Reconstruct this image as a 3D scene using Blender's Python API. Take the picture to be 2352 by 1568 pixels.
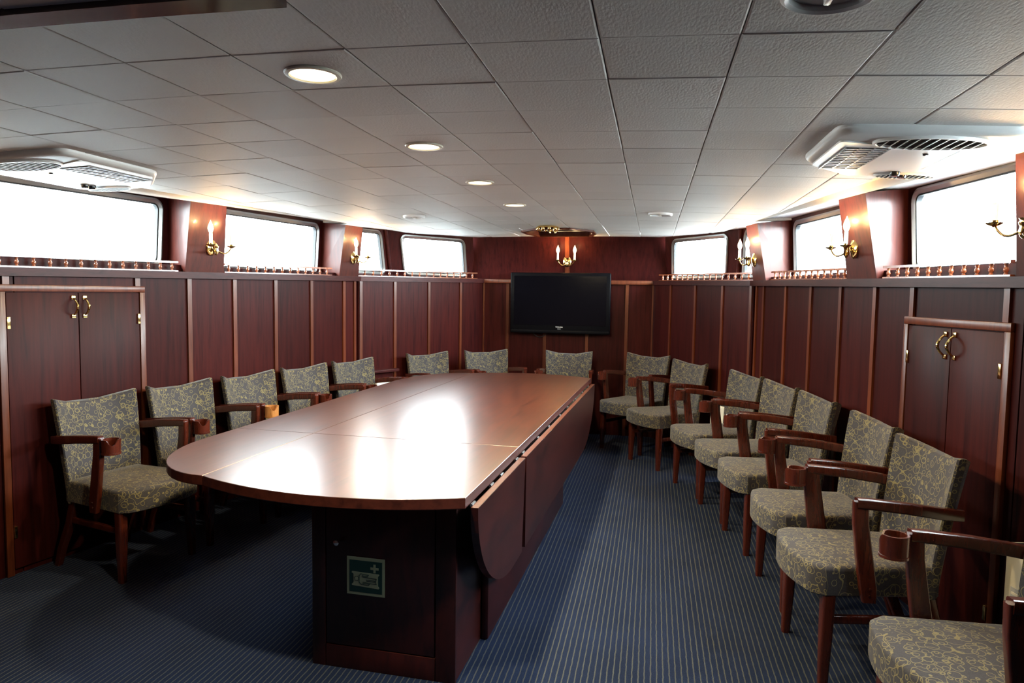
import bpy, bmesh, math, random
from mathutils import Vector, Matrix
random.seed(7)
S = bpy.context.scene
for o in list(bpy.data.objects):
    bpy.data.objects.remove(o, do_unlink=True)
COL = S.collection

# ------------------------------------------------------------------ camera
# metres; X across the cabin, Y towards the bow, Z up; camera stands at x=0,y=0
EYE = 1.46
FPX, YAW, PITCH, ROLL = 1607.1, 0.19724, 0.07033, 0.01487
cf = Vector((-math.sin(YAW) * math.cos(PITCH), math.cos(YAW) * math.cos(PITCH), -math.sin(PITCH)))
cr = Vector((math.cos(YAW), math.sin(YAW), 0)); cu = cr.cross(cf)
r2 = cr * math.cos(ROLL) + cu * math.sin(ROLL); u2 = -cr * math.sin(ROLL) + cu * math.cos(ROLL)
cam = bpy.data.cameras.new('camera'); cam.sensor_width = 36; cam.lens = FPX / 2352 * 36
cam.clip_start = 0.02; cam.clip_end = 300
camo = bpy.data.objects.new('camera', cam); COL.objects.link(camo)
camo.matrix_world = Matrix(((r2.x, u2.x, -cf.x, 0), (r2.y, u2.y, -cf.y, 0), (r2.z, u2.z, -cf.z, EYE), (0, 0, 0, 1)))
S.camera = camo

# ------------------------------------------------------------------ world and exposure
W = bpy.data.worlds.new('overcast_sky'); S.world = W; W.use_nodes = True
bg = W.node_tree.nodes['Background']
bg.inputs['Color'].default_value = (0.86, 0.94, 1.0, 1)
bg.inputs['Strength'].default_value = 4.2
_wn = W.node_tree      # overcast sky, somewhat brighter to starboard where the sun stands behind the cloud
_tc = _wn.nodes.new('ShaderNodeTexCoord'); _sx = _wn.nodes.new('ShaderNodeSeparateXYZ'); _mr = _wn.nodes.new('ShaderNodeMapRange')
_mr.inputs['From Min'].default_value = -1; _mr.inputs['From Max'].default_value = 1; _mr.inputs['To Min'].default_value = 2.3; _mr.inputs['To Max'].default_value = 6.6
_wn.links.new(_tc.outputs['Generated'], _sx.inputs[0]); _wn.links.new(_sx.outputs['X'], _mr.inputs['Value']); _wn.links.new(_mr.outputs[0], bg.inputs['Strength'])
S.view_settings.view_transform = 'Standard'; S.view_settings.look = 'None'
S.view_settings.gamma = 1.0; S.view_settings.use_curve_mapping = False
S.view_settings.exposure = 4.0
BULB_W, DOWN_W = 1.1, 2.5          # watts of each candle bulb and each downlight

# ------------------------------------------------------------------ plan of the cabin
XC = -0.8767                         # centreline
def wi(Y): return 1.639 + .203 * (5.726 - Y)          # pillar faces / cap rail at rail height (half width)
def lw(Y): return wi(Y) + .03                          # lower panelling
def wt(Y): return 1.553 + .199 * (5.675 - Y)           # pillar faces at the ceiling
def wo(Y): return 1.908 + .181 * (5.444 - Y)           # window plane
def fr(Y): return 1.646 - (Y - 5.74) * (1.646 - .885) / (7.23 - 5.74)
def rb(Y): return 1.503 + .0115 * (Y - 2.85)           # underside of the cap rail
RH = .042
def cz(X): return EYE + .5776 - .01427 * (X - XC) ** 2 # cambered ceiling
def P(s, w, Y, z): return Vector((XC + s * w, Y, z))
YA = -1.1                                              # aft wall

# ------------------------------------------------------------------ node helpers
def mat(name):
    m = bpy.data.materials.new(name); m.use_nodes = True
    nt = m.node_tree; b = nt.nodes['Principled BSDF']
    return m, nt, b
def N(nt, t, **k):
    n = nt.nodes.new(t)
    for a, v in k.items(): setattr(n, a, v)
    return n
def L(nt, a, b): nt.links.new(a, b)
def plain(name, col, rough=.5, metal=0, coat=0, spec=.5):
    m, nt, b = mat(name)
    b.inputs['Base Color'].default_value = (*col, 1); b.inputs['Roughness'].default_value = rough
    b.inputs['Metallic'].default_value = metal; b.inputs['Coat Weight'].default_value = coat
    b.inputs['Specular IOR Level'].default_value = spec
    n = N(nt, 'ShaderNodeTexNoise'); n.inputs['Scale'].default_value = 60; n.inputs['Detail'].default_value = 3
    tc = N(nt, 'ShaderNodeTexCoord'); L(nt, tc.outputs['Object'], n.inputs['Vector'])
    mr = N(nt, 'ShaderNodeMapRange'); mr.inputs['To Min'].default_value = max(.02, rough - .04); mr.inputs['To Max'].default_value = rough + .04
    L(nt, n.outputs['Fac'], mr.inputs['Value']); L(nt, mr.outputs['Result'], b.inputs['Roughness'])
    return m
def ramp(nt, src, stops):
    r = N(nt, 'ShaderNodeValToRGB'); e = r.color_ramp.elements
    while len(e) < len(stops): e.new(.5)
    for i, (p, c) in enumerate(stops):
        e[i].position = p; e[i].color = (*c, 1)
    L(nt, src, r.inputs['Fac']); return r
def wood(name, dark, light, scale=(14, 14, 1.1), rough=.3, coat=.3, use='Object', bump=.02, rnd=.25, spec=.5, coat_rough=None):
    """varnished wood: long grain along the axis with the small scale"""
    m, nt, b = mat(name)
    tc = N(nt, 'ShaderNodeTexCoord'); mp = N(nt, 'ShaderNodeMapping'); mp.inputs['Scale'].default_value = scale
    oi = N(nt, 'ShaderNodeObjectInfo'); ad = N(nt, 'ShaderNodeVectorMath', operation='ADD')
    sc = N(nt, 'ShaderNodeMath', operation='MULTIPLY'); sc.inputs[1].default_value = 17
    L(nt, oi.outputs['Random'], sc.inputs[0]); L(nt, tc.outputs[use], ad.inputs[0]); L(nt, sc.outputs[0], ad.inputs[1])
    L(nt, ad.outputs[0], mp.inputs['Vector'])
    n1 = N(nt, 'ShaderNodeTexNoise'); n1.inputs['Scale'].default_value = 2.2; n1.inputs['Detail'].default_value = 5; n1.inputs['Distortion'].default_value = .6
    n2 = N(nt, 'ShaderNodeTexNoise'); n2.inputs['Scale'].default_value = 9; n2.inputs['Detail'].default_value = 3
    L(nt, mp.outputs[0], n1.inputs['Vector']); L(nt, mp.outputs[0], n2.inputs['Vector'])
    mx = N(nt, 'ShaderNodeMath', operation='ADD'); h = N(nt, 'ShaderNodeMath', operation='MULTIPLY'); h.inputs[1].default_value = .4
    L(nt, n2.outputs['Fac'], h.inputs[0]); L(nt, n1.outputs['Fac'], mx.inputs[0]); L(nt, h.outputs[0], mx.inputs[1])
    r = ramp(nt, mx.outputs[0], [(.48, dark), (.62, tuple(a * .5 + c * .5 for a, c in zip(dark, light))), (.85, light)])
    hs = N(nt, 'ShaderNodeHueSaturation'); vr = N(nt, 'ShaderNodeMapRange')
    vr.inputs['To Min'].default_value = 1 - rnd; vr.inputs['To Max'].default_value = 1 + rnd
    L(nt, oi.outputs['Random'], vr.inputs['Value']); L(nt, vr.outputs[0], hs.inputs['Value']); L(nt, r.outputs[0], hs.inputs['Color'])
    L(nt, hs.outputs[0], b.inputs['Base Color'])
    b.inputs['Roughness'].default_value = rough; b.inputs['Coat Weight'].default_value = coat; b.inputs['Coat Roughness'].default_value = coat_rough or rough * .6
    b.inputs['Specular IOR Level'].default_value = spec
    bp = N(nt, 'ShaderNodeBump'); bp.inputs['Strength'].default_value = bump; bp.inputs['Distance'].default_value = .01
    L(nt, mx.outputs[0], bp.inputs['Height']); L(nt, bp.outputs[0], b.inputs['Normal'])
    return m

M = {}
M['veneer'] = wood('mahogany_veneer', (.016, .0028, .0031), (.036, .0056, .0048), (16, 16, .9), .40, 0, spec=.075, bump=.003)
M['veneer_lit'] = wood('window_bay_veneer', (.030, .0046, .0034), (.066, .0105, .0056), (16, 16, .9), .45, .12, spec=.3, coat_rough=.15, bump=.003)  # redder, lighter copy of the veneer; lamp glow put into its colour
M['batten'] = wood('solid_mahogany', (.055, .012, .0055), (.105, .026, .010), (22, 22, 1.5), .32, .1, spec=.3)
M['rail'] = wood('cap_rail_mahogany', (.020, .006, .007), (.045, .012, .012), (3, 3, 22), .34, 0, spec=.1)
M['spindle'] = wood('turned_mahogany', (.13, .034, .014), (.24, .075, .034), (18, 18, 6), .25, .6)
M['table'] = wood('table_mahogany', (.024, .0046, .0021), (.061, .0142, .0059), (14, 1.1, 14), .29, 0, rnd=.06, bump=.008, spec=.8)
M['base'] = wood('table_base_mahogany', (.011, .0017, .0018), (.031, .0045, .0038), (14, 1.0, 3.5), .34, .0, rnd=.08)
M['edge'] = wood('table_edge_mahogany', (.03, .0075, .006), (.065, .016, .011), (12, 1.5, 12), .42, 0, rnd=.06, spec=.2)
M['chairwood'] = wood('chair_mahogany', (.030, .0046, .0022), (.064, .0118, .0054), (20, 20, 3), .25, .5, rnd=.12)
M['cupwood'] = wood('pale_varnished_wood', (.20, .075, .018), (.36, .16, .05), (20, 20, 5), .3, .5)
M['beam'] = wood('dark_gloss_wood', (.014, .006, .005), (.03, .013, .010), (2, 18, 18), .14, .6)
M['brass'] = plain('polished_brass', (.83, .62, .25), .14, 1)
M['steel'] = plain('hinge_steel', (.62, .64, .63), .3, 1)
M['alu'] = plain('window_aluminium', (.32, .34, .34), .38, .85)
M['rubber'] = plain('black_rubber', (.012, .013, .015), .6)
M['white'] = plain('white_plastic', (.72, .73, .72), .38)
M['cream'] = plain('cream_plastic', (.66, .62, .50), .45)
M['grey'] = plain('grey_plastic', (.36, .37, .38), .42)
M['dark'] = plain('dark_infill', (.012, .012, .018), .7)  # near-black fill: shade of vent hollows put into the colour
M['knob'] = plain('black_knob', (.015, .015, .017), .25)
M['ivory'] = plain('candle_sleeve', (.80, .76, .66), .35)
M['soffit'] = plain('white_soffit_paint', (.80, .81, .80), .45)
M['tvblack'] = plain('television_black', (.003, .003, .004), .40, 0, 0, .05)
M['tvscreen'] = plain('television_glass', (.0025, .0025, .004), .09)
M['silver'] = plain('silver_print', (.55, .55, .56), .4)
M['lumcream'] = plain('photoluminescent_cream', (.36, .40, .25), .45)
M['water'] = plain('bounce_water', (.19, .205, .21), .4)  # grey of the unseen plane that bounces daylight to the ceiling
M['signgreen'] = plain('sign_green', (.004, .045, .036), .4)

def ceiling_mat():
    m, nt, b = mat('white_ceiling_tile')
    tc = N(nt, 'ShaderNodeTexCoord'); oi = N(nt, 'ShaderNodeObjectInfo')
    hs = N(nt, 'ShaderNodeMapRange'); hs.inputs['To Min'].default_value = .62; hs.inputs['To Max'].default_value = .68
    L(nt, oi.outputs['Random'], hs.inputs['Value'])
    cc = N(nt, 'ShaderNodeCombineColor'); mu = N(nt, 'ShaderNodeMath', operation='MULTIPLY'); mu.inputs[1].default_value = .965
    L(nt, hs.outputs[0], mu.inputs[0]); L(nt, hs.outputs[0], cc.inputs[0]); L(nt, hs.outputs[0], cc.inputs[1]); L(nt, mu.outputs[0], cc.inputs[2])
    L(nt, cc.outputs[0], b.inputs['Base Color']); b.inputs['Roughness'].default_value = .62; b.inputs['Specular IOR Level'].default_value = .3
    mp = N(nt, 'ShaderNodeMapping'); mp.inputs['Scale'].default_value = (150, 60, 60)
    n = N(nt, 'ShaderNodeTexNoise'); n.inputs['Scale'].default_value = 1; n.inputs['Detail'].default_value = 2
    L(nt, tc.outputs['Object'], mp.inputs[0]); L(nt, mp.outputs[0], n.inputs['Vector'])
    bp = N(nt, 'ShaderNodeBump'); bp.inputs['Strength'].default_value = .28; bp.inputs['Distance'].default_value = .004
    L(nt, n.outputs['Fac'], bp.inputs['Height']); L(nt, bp.outputs[0], b.inputs['Normal'])
    return m
M['tile'] = ceiling_mat()

def carpet_mat():
    m, nt, b = mat('striped_blue_carpet')
    tc = N(nt, 'ShaderNodeTexCoord'); sx = N(nt, 'ShaderNodeSeparateXYZ'); L(nt, tc.outputs['Object'], sx.inputs[0])
    nz = N(nt, 'ShaderNodeTexNoise'); nz.inputs['Scale'].default_value = 25; nz.inputs['Detail'].default_value = 2
    L(nt, tc.outputs['Object'], nz.inputs['Vector'])
    wob = N(nt, 'ShaderNodeMath', operation='MULTIPLY_ADD'); wob.inputs[1].default_value = .006; L(nt, nz.outputs['Fac'], wob.inputs[0]); L(nt, sx.outputs['X'], wob.inputs[2])
    dv = N(nt, 'ShaderNodeMath', operation='DIVIDE'); dv.inputs[1].default_value = .0235; L(nt, wob.outputs[0], dv.inputs[0])
    fc = N(nt, 'ShaderNodeMath', operation='FRACT'); L(nt, dv.outputs[0], fc.inputs[0])
    ab = N(nt, 'ShaderNodeMath', operation='SUBTRACT'); ab.inputs[1].default_value = .5; L(nt, fc.outputs[0], ab.inputs[0])
    a2 = N(nt, 'ShaderNodeMath', operation='ABSOLUTE'); L(nt, ab.outputs[0], a2.inputs[0])
    mr = N(nt, 'ShaderNodeMapRange', interpolation_type='SMOOTHSTEP'); mr.inputs['From Min'].default_value = .075; mr.inputs['From Max'].default_value = .135
    mr.inputs['To Min'].default_value = 1; mr.inputs['To Max'].default_value = 0; L(nt, a2.outputs[0], mr.inputs['Value'])
    pn = N(nt, 'ShaderNodeTexNoise'); pn.inputs['Scale'].default_value = 3.2; pn.inputs['Detail'].default_value = 3; L(nt, tc.outputs['Object'], pn.inputs['Vector'])
    blue = ramp(nt, pn.outputs['Fac'], [(.3, (.0054, .0115, .034)), (.7, (.0085, .017, .049))])
    mix = N(nt, 'ShaderNodeMix', data_type='RGBA'); mix.inputs['B'].default_value = (.062, .070, .072, 1)
    mf = N(nt, 'ShaderNodeMath', operation='MULTIPLY'); mf.inputs[1].default_value = .85; L(nt, mr.outputs[0], mf.inputs[0])
    L(nt, mf.outputs[0], mix.inputs['Factor']); L(nt, blue.outputs[0], mix.inputs['A'])
    fn = N(nt, 'ShaderNodeTexNoise'); fn.inputs['Scale'].default_value = 380; fn.inputs['Detail'].default_value = 1; L(nt, tc.outputs['Object'], fn.inputs['Vector'])
    m2 = N(nt, 'ShaderNodeMix', data_type='RGBA', blend_type='MULTIPLY'); m2.inputs['Factor'].default_value = .55
    fr_ = ramp(nt, fn.outputs['Fac'], [(.3, (.35, .35, .35)), (.7, (1.3, 1.3, 1.3))])
    L(nt, mix.outputs['Result'], m2.inputs['A']); L(nt, fr_.outputs[0], m2.inputs['B']); L(nt, m2.outputs['Result'], b.inputs['Base Color'])
    b.inputs['Roughness'].default_value = .95; b.inputs['Specular IOR Level'].default_value = .15
    bp = N(nt, 'ShaderNodeBump'); bp.inputs['Strength'].default_value = .5; bp.inputs['Distance'].default_value = .004
    L(nt, fn.outputs['Fac'], bp.inputs['Height']); L(nt, bp.outputs[0], b.inputs['Normal'])
    return m
M['carpet'] = carpet_mat()

def fabric_mat():
    """slate upholstery woven with gold rings and curls"""
    m, nt, b = mat('curl_upholstery')
    tc = N(nt, 'ShaderNodeTexCoord')
    wn = N(nt, 'ShaderNodeTexNoise'); wn.inputs['Scale'].default_value = 16; wn.inputs['Detail'].default_value = 1
    L(nt, tc.outputs['Object'], wn.inputs['Vector'])
    sb = N(nt, 'ShaderNodeVectorMath', operation='SUBTRACT'); sb.inputs[1].default_value = (.5, .5, .5); L(nt, wn.outputs['Color'], sb.inputs[0])
    ws = N(nt, 'ShaderNodeVectorMath', operation='SCALE'); ws.inputs['Scale'].default_value = .016; L(nt, sb.outputs[0], ws.inputs[0])
    wp = N(nt, 'ShaderNodeVectorMath', operation='ADD'); L(nt, tc.outputs['Object'], wp.inputs[0]); L(nt, ws.outputs[0], wp.inputs[1])
    last = None
    def ring(scale, r, w, rnd=True):
        v = N(nt, 'ShaderNodeTexVoronoi'); v.inputs['Scale'].default_value = scale; L(nt, wp.outputs[0], v.inputs['Vector'])
        v.inputs['Randomness'].default_value = .85
        s = N(nt, 'ShaderNodeMath', operation='SUBTRACT'); L(nt, v.outputs['Distance'], s.inputs[0]); s.inputs[1].default_value = r
        a = N(nt, 'ShaderNodeMath', operation='ABSOLUTE'); L(nt, s.outputs[0], a.inputs[0])
        q = N(nt, 'ShaderNodeMapRange', interpolation_type='SMOOTHSTEP'); q.inputs['From Min'].default_value = w * .5; q.inputs['From Max'].default_value = w * 1.3
        q.inputs['To Min'].default_value = 1; q.inputs['To Max'].default_value = 0; L(nt, a.outputs[0], q.inputs['Value']); return q.outputs[0]
    def contour(scale, k, w):
        n = N(nt, 'ShaderNodeTexNoise'); n.inputs['Scale'].default_value = scale; n.inputs['Detail'].default_value = 0; L(nt, tc.outputs['Object'], n.inputs['Vector'])
        mu = N(nt, 'ShaderNodeMath', operation='MULTIPLY'); mu.inputs[1].default_value = k; L(nt, n.outputs['Fac'], mu.inputs[0])
        f = N(nt, 'ShaderNodeMath', operation='FRACT'); L(nt, mu.outputs[0], f.inputs[0])
        s = N(nt, 'ShaderNodeMath', operation='SUBTRACT'); s.inputs[1].default_value = .5; L(nt, f.outputs[0], s.inputs[0])
        a = N(nt, 'ShaderNodeMath', operation='ABSOLUTE'); L(nt, s.outputs[0], a.inputs[0])
        q = N(nt, 'ShaderNodeMapRange', interpolation_type='SMOOTHSTEP'); q.inputs['From Min'].default_value = w * .5; q.inputs['From Max'].default_value = w * 1.3
        q.inputs['To Min'].default_value = 1; q.inputs['To Max'].default_value = 0; L(nt, a.outputs[0], q.inputs['Value']); return q.outputs[0]
    outs = [ring(22, .40, .027), ring(35, .34, .036), contour(20, 2.6, .032)]
    acc = outs[0]
    for o in outs[1:]:
        mx = N(nt, 'ShaderNodeMath', operation='MAXIMUM'); L(nt, acc, mx.inputs[0]); L(nt, o, mx.inputs[1]); acc = mx.outputs[0]
    base = N(nt, 'ShaderNodeTexNoise'); base.inputs['Scale'].default_value = 300; L(nt, tc.outputs['Object'], base.inputs['Vector'])
    bc = ramp(nt, base.outputs['Fac'], [(.3, (.020, .019, .025)), (.7, (.038, .036, .043))])
    mix = N(nt, 'ShaderNodeMix', data_type='RGBA'); mix.inputs['B'].default_value = (.155, .130, .058, 1)
    L(nt, acc, mix.inputs['Factor']); L(nt, bc.outputs[0], mix.inputs['A']); L(nt, mix.outputs['Result'], b.inputs['Base Color'])
    b.inputs['Roughness'].default_value = .75; b.inputs['Specular IOR Level'].default_value = .35
    b.inputs['Sheen Weight'].default_value = .15; b.inputs['Sheen Roughness'].default_value = .45
    bp = N(nt, 'ShaderNodeBump'); bp.inputs['Strength'].default_value = .35; bp.inputs['Distance'].default_value = .002
    L(nt, acc, bp.inputs['Height']); L(nt, bp.outputs[0], b.inputs['Normal'])
    return m
M['fabric'] = fabric_mat()

def glass_mat():
    m = bpy.data.materials.new('window_glass'); m.use_nodes = True; nt = m.node_tree; nt.nodes.clear()
    o = N(nt, 'ShaderNodeOutputMaterial'); t = N(nt, 'ShaderNodeBsdfTransparent'); t.inputs[0].default_value = (.93, .96, .95, 1)
    g = N(nt, 'ShaderNodeBsdfGlossy'); g.inputs['Roughness'].default_value = .02
    lwt = N(nt, 'ShaderNodeLayerWeight'); pw = N(nt, 'ShaderNodeMath', operation='POWER'); pw.inputs[1].default_value = 5
    L(nt, lwt.outputs['Facing'], pw.inputs[0]); f = N(nt, 'ShaderNodeMath', operation='MULTIPLY_ADD'); f.inputs[1].default_value = .25; f.inputs[2].default_value = .02
    L(nt, pw.outputs[0], f.inputs[0]); x = N(nt, 'ShaderNodeMixShader')
    L(nt, f.outputs[0], x.inputs[0]); L(nt, t.outputs[0], x.inputs[1]); L(nt, g.outputs[0], x.inputs[2]); L(nt, x.outputs[0], o.inputs[0])
    return m
M['glass'] = glass_mat()
def emit(name, col, s):
    m, nt, b = mat(name); b.inputs['Base Color'].default_value = (*col, 1)
    b.inputs['Emission Color'].default_value = (*col, 1); b.inputs['Emission Strength'].default_value = s
    return m
M['bulb'] = emit('lit_candle_bulb', (1, .66, .30), 1.0)
M['lamp'] = emit('lit_downlight_diffuser', (1, .84, .50), .45)

# ------------------------------------------------------------------ mesh helpers
class MB:
    def __init__(s): s.v = []; s.f = []; s.sm = []
    def add(s, vs, fs, smooth=False):
        n = len(s.v); s.v += [tuple(p) for p in vs]; s.f += [tuple(i + n for i in f) for f in fs]; s.sm += [smooth] * len(fs); return s
    def hexa(s, a, smooth=False):      # a[0:4] one face, a[4:8] opposite face, same order
        return s.add(a, [(3, 2, 1, 0), (4, 5, 6, 7), (0, 1, 5, 4), (1, 2, 6, 5), (2, 3, 7, 6), (3, 0, 4, 7)], smooth)
    def box(s, x0, x1, y0, y1, z0, z1):
        return s.hexa([(x0, y0, z0), (x1, y0, z0), (x1, y1, z0), (x0, y1, z0), (x0, y0, z1), (x1, y0, z1), (x1, y1, z1), (x0, y1, z1)])
    def bbox(s, x0, x1, y0, y1, z0, z1, b=.004, seg=2):
        bm = bmesh.new(); bmesh.ops.create_cube(bm, size=1)
        for v in bm.verts: v.co = ((x0 + x1) / 2 + v.co.x * (x1 - x0), (y0 + y1) / 2 + v.co.y * (y1 - y0), (z0 + z1) / 2 + v.co.z * (z1 - z0))
        bmesh.ops.bevel(bm, geom=bm.edges[:], offset=b, segments=seg, affect='EDGES', profile=.5)
        bm.verts.index_update(); s.add([v.co[:] for v in bm.verts], [[v.index for v in f.verts] for f in bm.faces], True); bm.free(); return s
    def slab(s, a, b, z0a, z1a, off, z0b=None, z1b=None):   # upright slab between plan points a,b; off = plan offset (thickness)
        z0b = z0a if z0b is None else z0b; z1b = z1a if z1b is None else z1b
        o = Vector((off[0], off[1], 0)); A0 = Vector((a[0], a[1], z0a)); B0 = Vector((b[0], b[1], z0b)); A1 = Vector((a[0], a[1], z1a)); B1 = Vector((b[0], b[1], z1b))
        return s.hexa([A0, B0, B1, A1, A0 + o, B0 + o, B1 + o, A1 + o])
    def loft(s, rings, cap=(True, True), smooth=True, closed=True):
        n = len(rings[0]); vs = [p for r in rings for p in r]; fs = []
        for i in range(len(rings) - 1):
            for j in range(n if closed else n - 1):
                k = (j + 1) % n; fs.append((i * n + j, i * n + k, (i + 1) * n + k, (i + 1) * n + j))
        if cap[0]: fs.append(tuple(reversed(range(n))))
        if cap[1]: fs.append(tuple(range((len(rings) - 1) * n, len(rings) * n)))
        return s.add(vs, fs, smooth)
    def lathe(s, prof, n=20, c=(0, 0, 0), axis='z', smooth=True):
        rings = []
        for r, h in prof:
            ring = []
            for k in range(n):
                a = 2 * math.pi * k / n; x, y = r * math.cos(a), r * math.sin(a)
                p = (x, y, h) if axis == 'z' else ((x, h, y) if axis == 'y' else (h, x, y))
                ring.append((c[0] + p[0], c[1] + p[1], c[2] + p[2]))
            rings.append(ring)
        return s.loft(rings, smooth=smooth)
    def tube(s, path, rad, n=10):
        path = [Vector(p) for p in path]; rad = rad if isinstance(rad, (list, tuple)) else [rad] * len(path); rings = []
        up = Vector((0, 0, 1)); prev = None
        for i, p in enumerate(path):
            t = (path[min(i + 1, len(path) - 1)] - path[max(i - 1, 0)]).normalized()
            if prev is None: u = t.cross(up if abs(t.z) < .9 else Vector((1, 0, 0))).normalized()
            else: u = (prev - t * prev.dot(t)).normalized()
            w = t.cross(u); prev = u
            rings.append([p + (u * math.cos(2 * math.pi * k / n) + w * math.sin(2 * math.pi * k / n)) * rad[i] for k in range(n)])
        return s.loft(rings)
    def sweep(s, path, sec):            # sec: list of (half_u, half_v, u axis, v axis) rounded rectangles
        rings = []
        for p, (a, b, U, V) in zip(path, sec):
            p = Vector(p); U = Vector(U); V = Vector(V); r = min(a, b) * .45; ring = []
            for sx, sy, a0 in ((1, 1, 0), (-1, 1, 90), (-1, -1, 180), (1, -1, 270)):
                for q in (0, 30, 60, 90):
                    t = math.radians(a0 + q); ring.append(p + U * (sx * (a - r) + r * math.cos(t)) + V * (sy * (b - r) + r * math.sin(t)))
            rings.append(ring)
        return s.loft(rings)
    def prism(s, poly, z0, z1):
        n = len(poly); return s.loft([[(x, y, z0) for x, y in poly], [(x, y, z1) for x, y in poly]], smooth=False)
    def mesh(s, name):
        me = bpy.data.meshes.new(name); me.from_pydata(s.v, [], s.f)
        me.polygons.foreach_set('use_smooth', s.sm)
        bm = bmesh.new(); bm.from_mesh(me); bmesh.ops.recalc_face_normals(bm, faces=bm.faces[:]); bm.to_mesh(me); bm.free()
        me.update(); return me
    def build(s, name, m, parent=None):
        me = s.mesh(name); me.materials.append(M[m]); o = bpy.data.objects.new(name, me); COL.objects.link(o); o.parent = parent
        if any(s.sm):
            try: me.set_sharp_from_angle(angle=math.radians(38))
            except Exception: pass
        return o
def inst(src, parent=None, loc=None, rot=None):
    o = src.copy(); COL.objects.link(o); o.parent = parent
    if loc is not None: o.location = loc
    if rot is not None: o.rotation_euler = rot
    return o
def link(name, me, m, parent=None, loc=(0, 0, 0), rot=(0, 0, 0)):
    if not me.materials: me.materials.append(M[m])
    o = bpy.data.objects.new(name, me); COL.objects.link(o); o.parent = parent; o.location = loc; o.rotation_euler = rot; return o
def empty(name, loc=(0, 0, 0), rz=0):
    o = bpy.data.objects.new(name, None); o.empty_display_size = .1; COL.objects.link(o); o.location = loc; o.rotation_euler = (0, 0, rz); return o
def tag(o, label=None, cat=None, group=None, kind=None):
    if label: o['label'] = label
    if cat: o['category'] = cat
    if group: o['group'] = group
    if kind: o['kind'] = kind
    return o
def copy_tree(o, parent=None):
    c = o.copy(); COL.objects.link(c); c.parent = parent
    for ch in [x for x in bpy.data.objects if x.parent == o]: copy_tree(ch, c)
    return c
SIDE = {-1: 'left', 1: 'right'}

# ------------------------------------------------------------------ floor
fl = MB().hexa([(-4.6, YA - .1, -.06), (2.9, YA - .1, -.06), (2.9, 7.6, -.06), (-4.6, 7.6, -.06), (-4.6, YA - .1, 0), (2.9, YA - .1, 0), (2.9, 7.6, 0), (-4.6, 7.6, 0)]).build('floor', 'carpet')
tag(fl, 'dark blue carpet with thin pale stripes', kind='structure')

# unseen water plane, added to set how much daylight reaches the ceiling
wat = MB().box(-150, 150, -150, 150, -1.4, -1.3).build('bounce_water', 'water'); tag(wat, 'unseen grey water plane added to bounce daylight onto the ceiling', 'water', kind='stuff')
# ------------------------------------------------------------------ ceiling tiles
T = .305; GX, GY = -.13377, 1.61576
def clip(poly, a, b, keep_left=True):          # half plane clip (a->b)
    out = []; n = len(poly)
    def d(p):
        q = (b[0] - a[0]) * (p[1] - a[1]) - (b[1] - a[1]) * (p[0] - a[0]); return q if keep_left else -q
    for i in range(n):
        p, q = poly[i], poly[(i + 1) % n]; dp, dq = d(p), d(q)
        if dp >= 0: out.append(p)
        if dp * dq < 0:
            t = dp / (dp - dq); out.append((p[0] + t * (q[0] - p[0]), p[1] + t * (q[1] - p[1])))
    return out
def area(p): return .5 * abs(sum(p[i][0] * p[(i + 1) % len(p)][1] - p[(i + 1) % len(p)][0] * p[i][1] for i in range(len(p))))
CE = [(wt(YA), YA), (wt(5.62), 5.62), (1.47, 6.38), (1.03, 7.06), (.93, 7.16)]
ROOM = [(XC + w, y) for w, y in CE] + [(XC - w, y) for w, y in reversed(CE)]
OCT = [(XC - .01 + x, 6.66 + y) for x, y in ((-.14, -.40), (.14, -.40), (.315, -.16), (.315, .12), (.25, .385), (-.25, .385), (-.315, .12), (-.315, -.16))]
ceil_o = MB()
for i in range(24):                                  # backing board above the tiles
    xa, xb = XC - 3.2 + i * 6.4 / 24, XC - 3.2 + (i + 1) * 6.4 / 24
    wm = max(abs(xa - XC), abs(xb - XC)); ye = min(7.34, 5.444 + (1.93 - wm) / .181)
    if wm > 1.0: ye = min(ye, 7.34 - (wm - 1.0) * 1.5)
    if xb < OCT[6][0] or xa > OCT[2][0]: ys = [(YA, ye)]
    else: ys = [(YA, 6.23), (7.08, 7.34)]
    for ya, yb in ys:
        ceil_o.hexa([(xa, ya, cz(xa) + .05), (xb, ya, cz(xb) + .05), (xb, yb, cz(xb) + .05), (xa, yb, cz(xa) + .05),
                     (xa, ya, cz(xa) + .08), (xb, ya, cz(xb) + .08), (xb, yb, cz(xb) + .08), (xa, yb, cz(xa) + .08)])
ceil_o = ceil_o.build('ceiling', 'soffit'); tag(ceil_o, 'low cambered white tiled ceiling', kind='structure')
g = .0016; TH = .012
def tile_mesh(polys):
    m = MB()
    for pl in polys:
        cx = sum(p[0] for p in pl) / len(pl); cy = sum(p[1] for p in pl) / len(pl)
        def ins(k, j): return [(p[0] - math.copysign(min(k, abs(p[0] - cx)), p[0] - cx), p[1] - math.copysign(min(j, abs(p[1] - cy)), p[1] - cy)) for p in pl]
        r0, r1 = ins(g, .0009), ins(g + .0035, .0032)
        m.loft([[(x, y, TH) for x, y in r0], [(x, y, .0014) for x, y in r0], [(x, y, 0) for x, y in r1]], smooth=False)
    return m
full = tile_mesh([[(-T / 2, -T / 2), (T / 2, -T / 2), (T / 2, T / 2), (-T / 2, T / 2)]]).mesh('tile')
full.materials.append(M['tile'])
tiles = []
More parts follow.
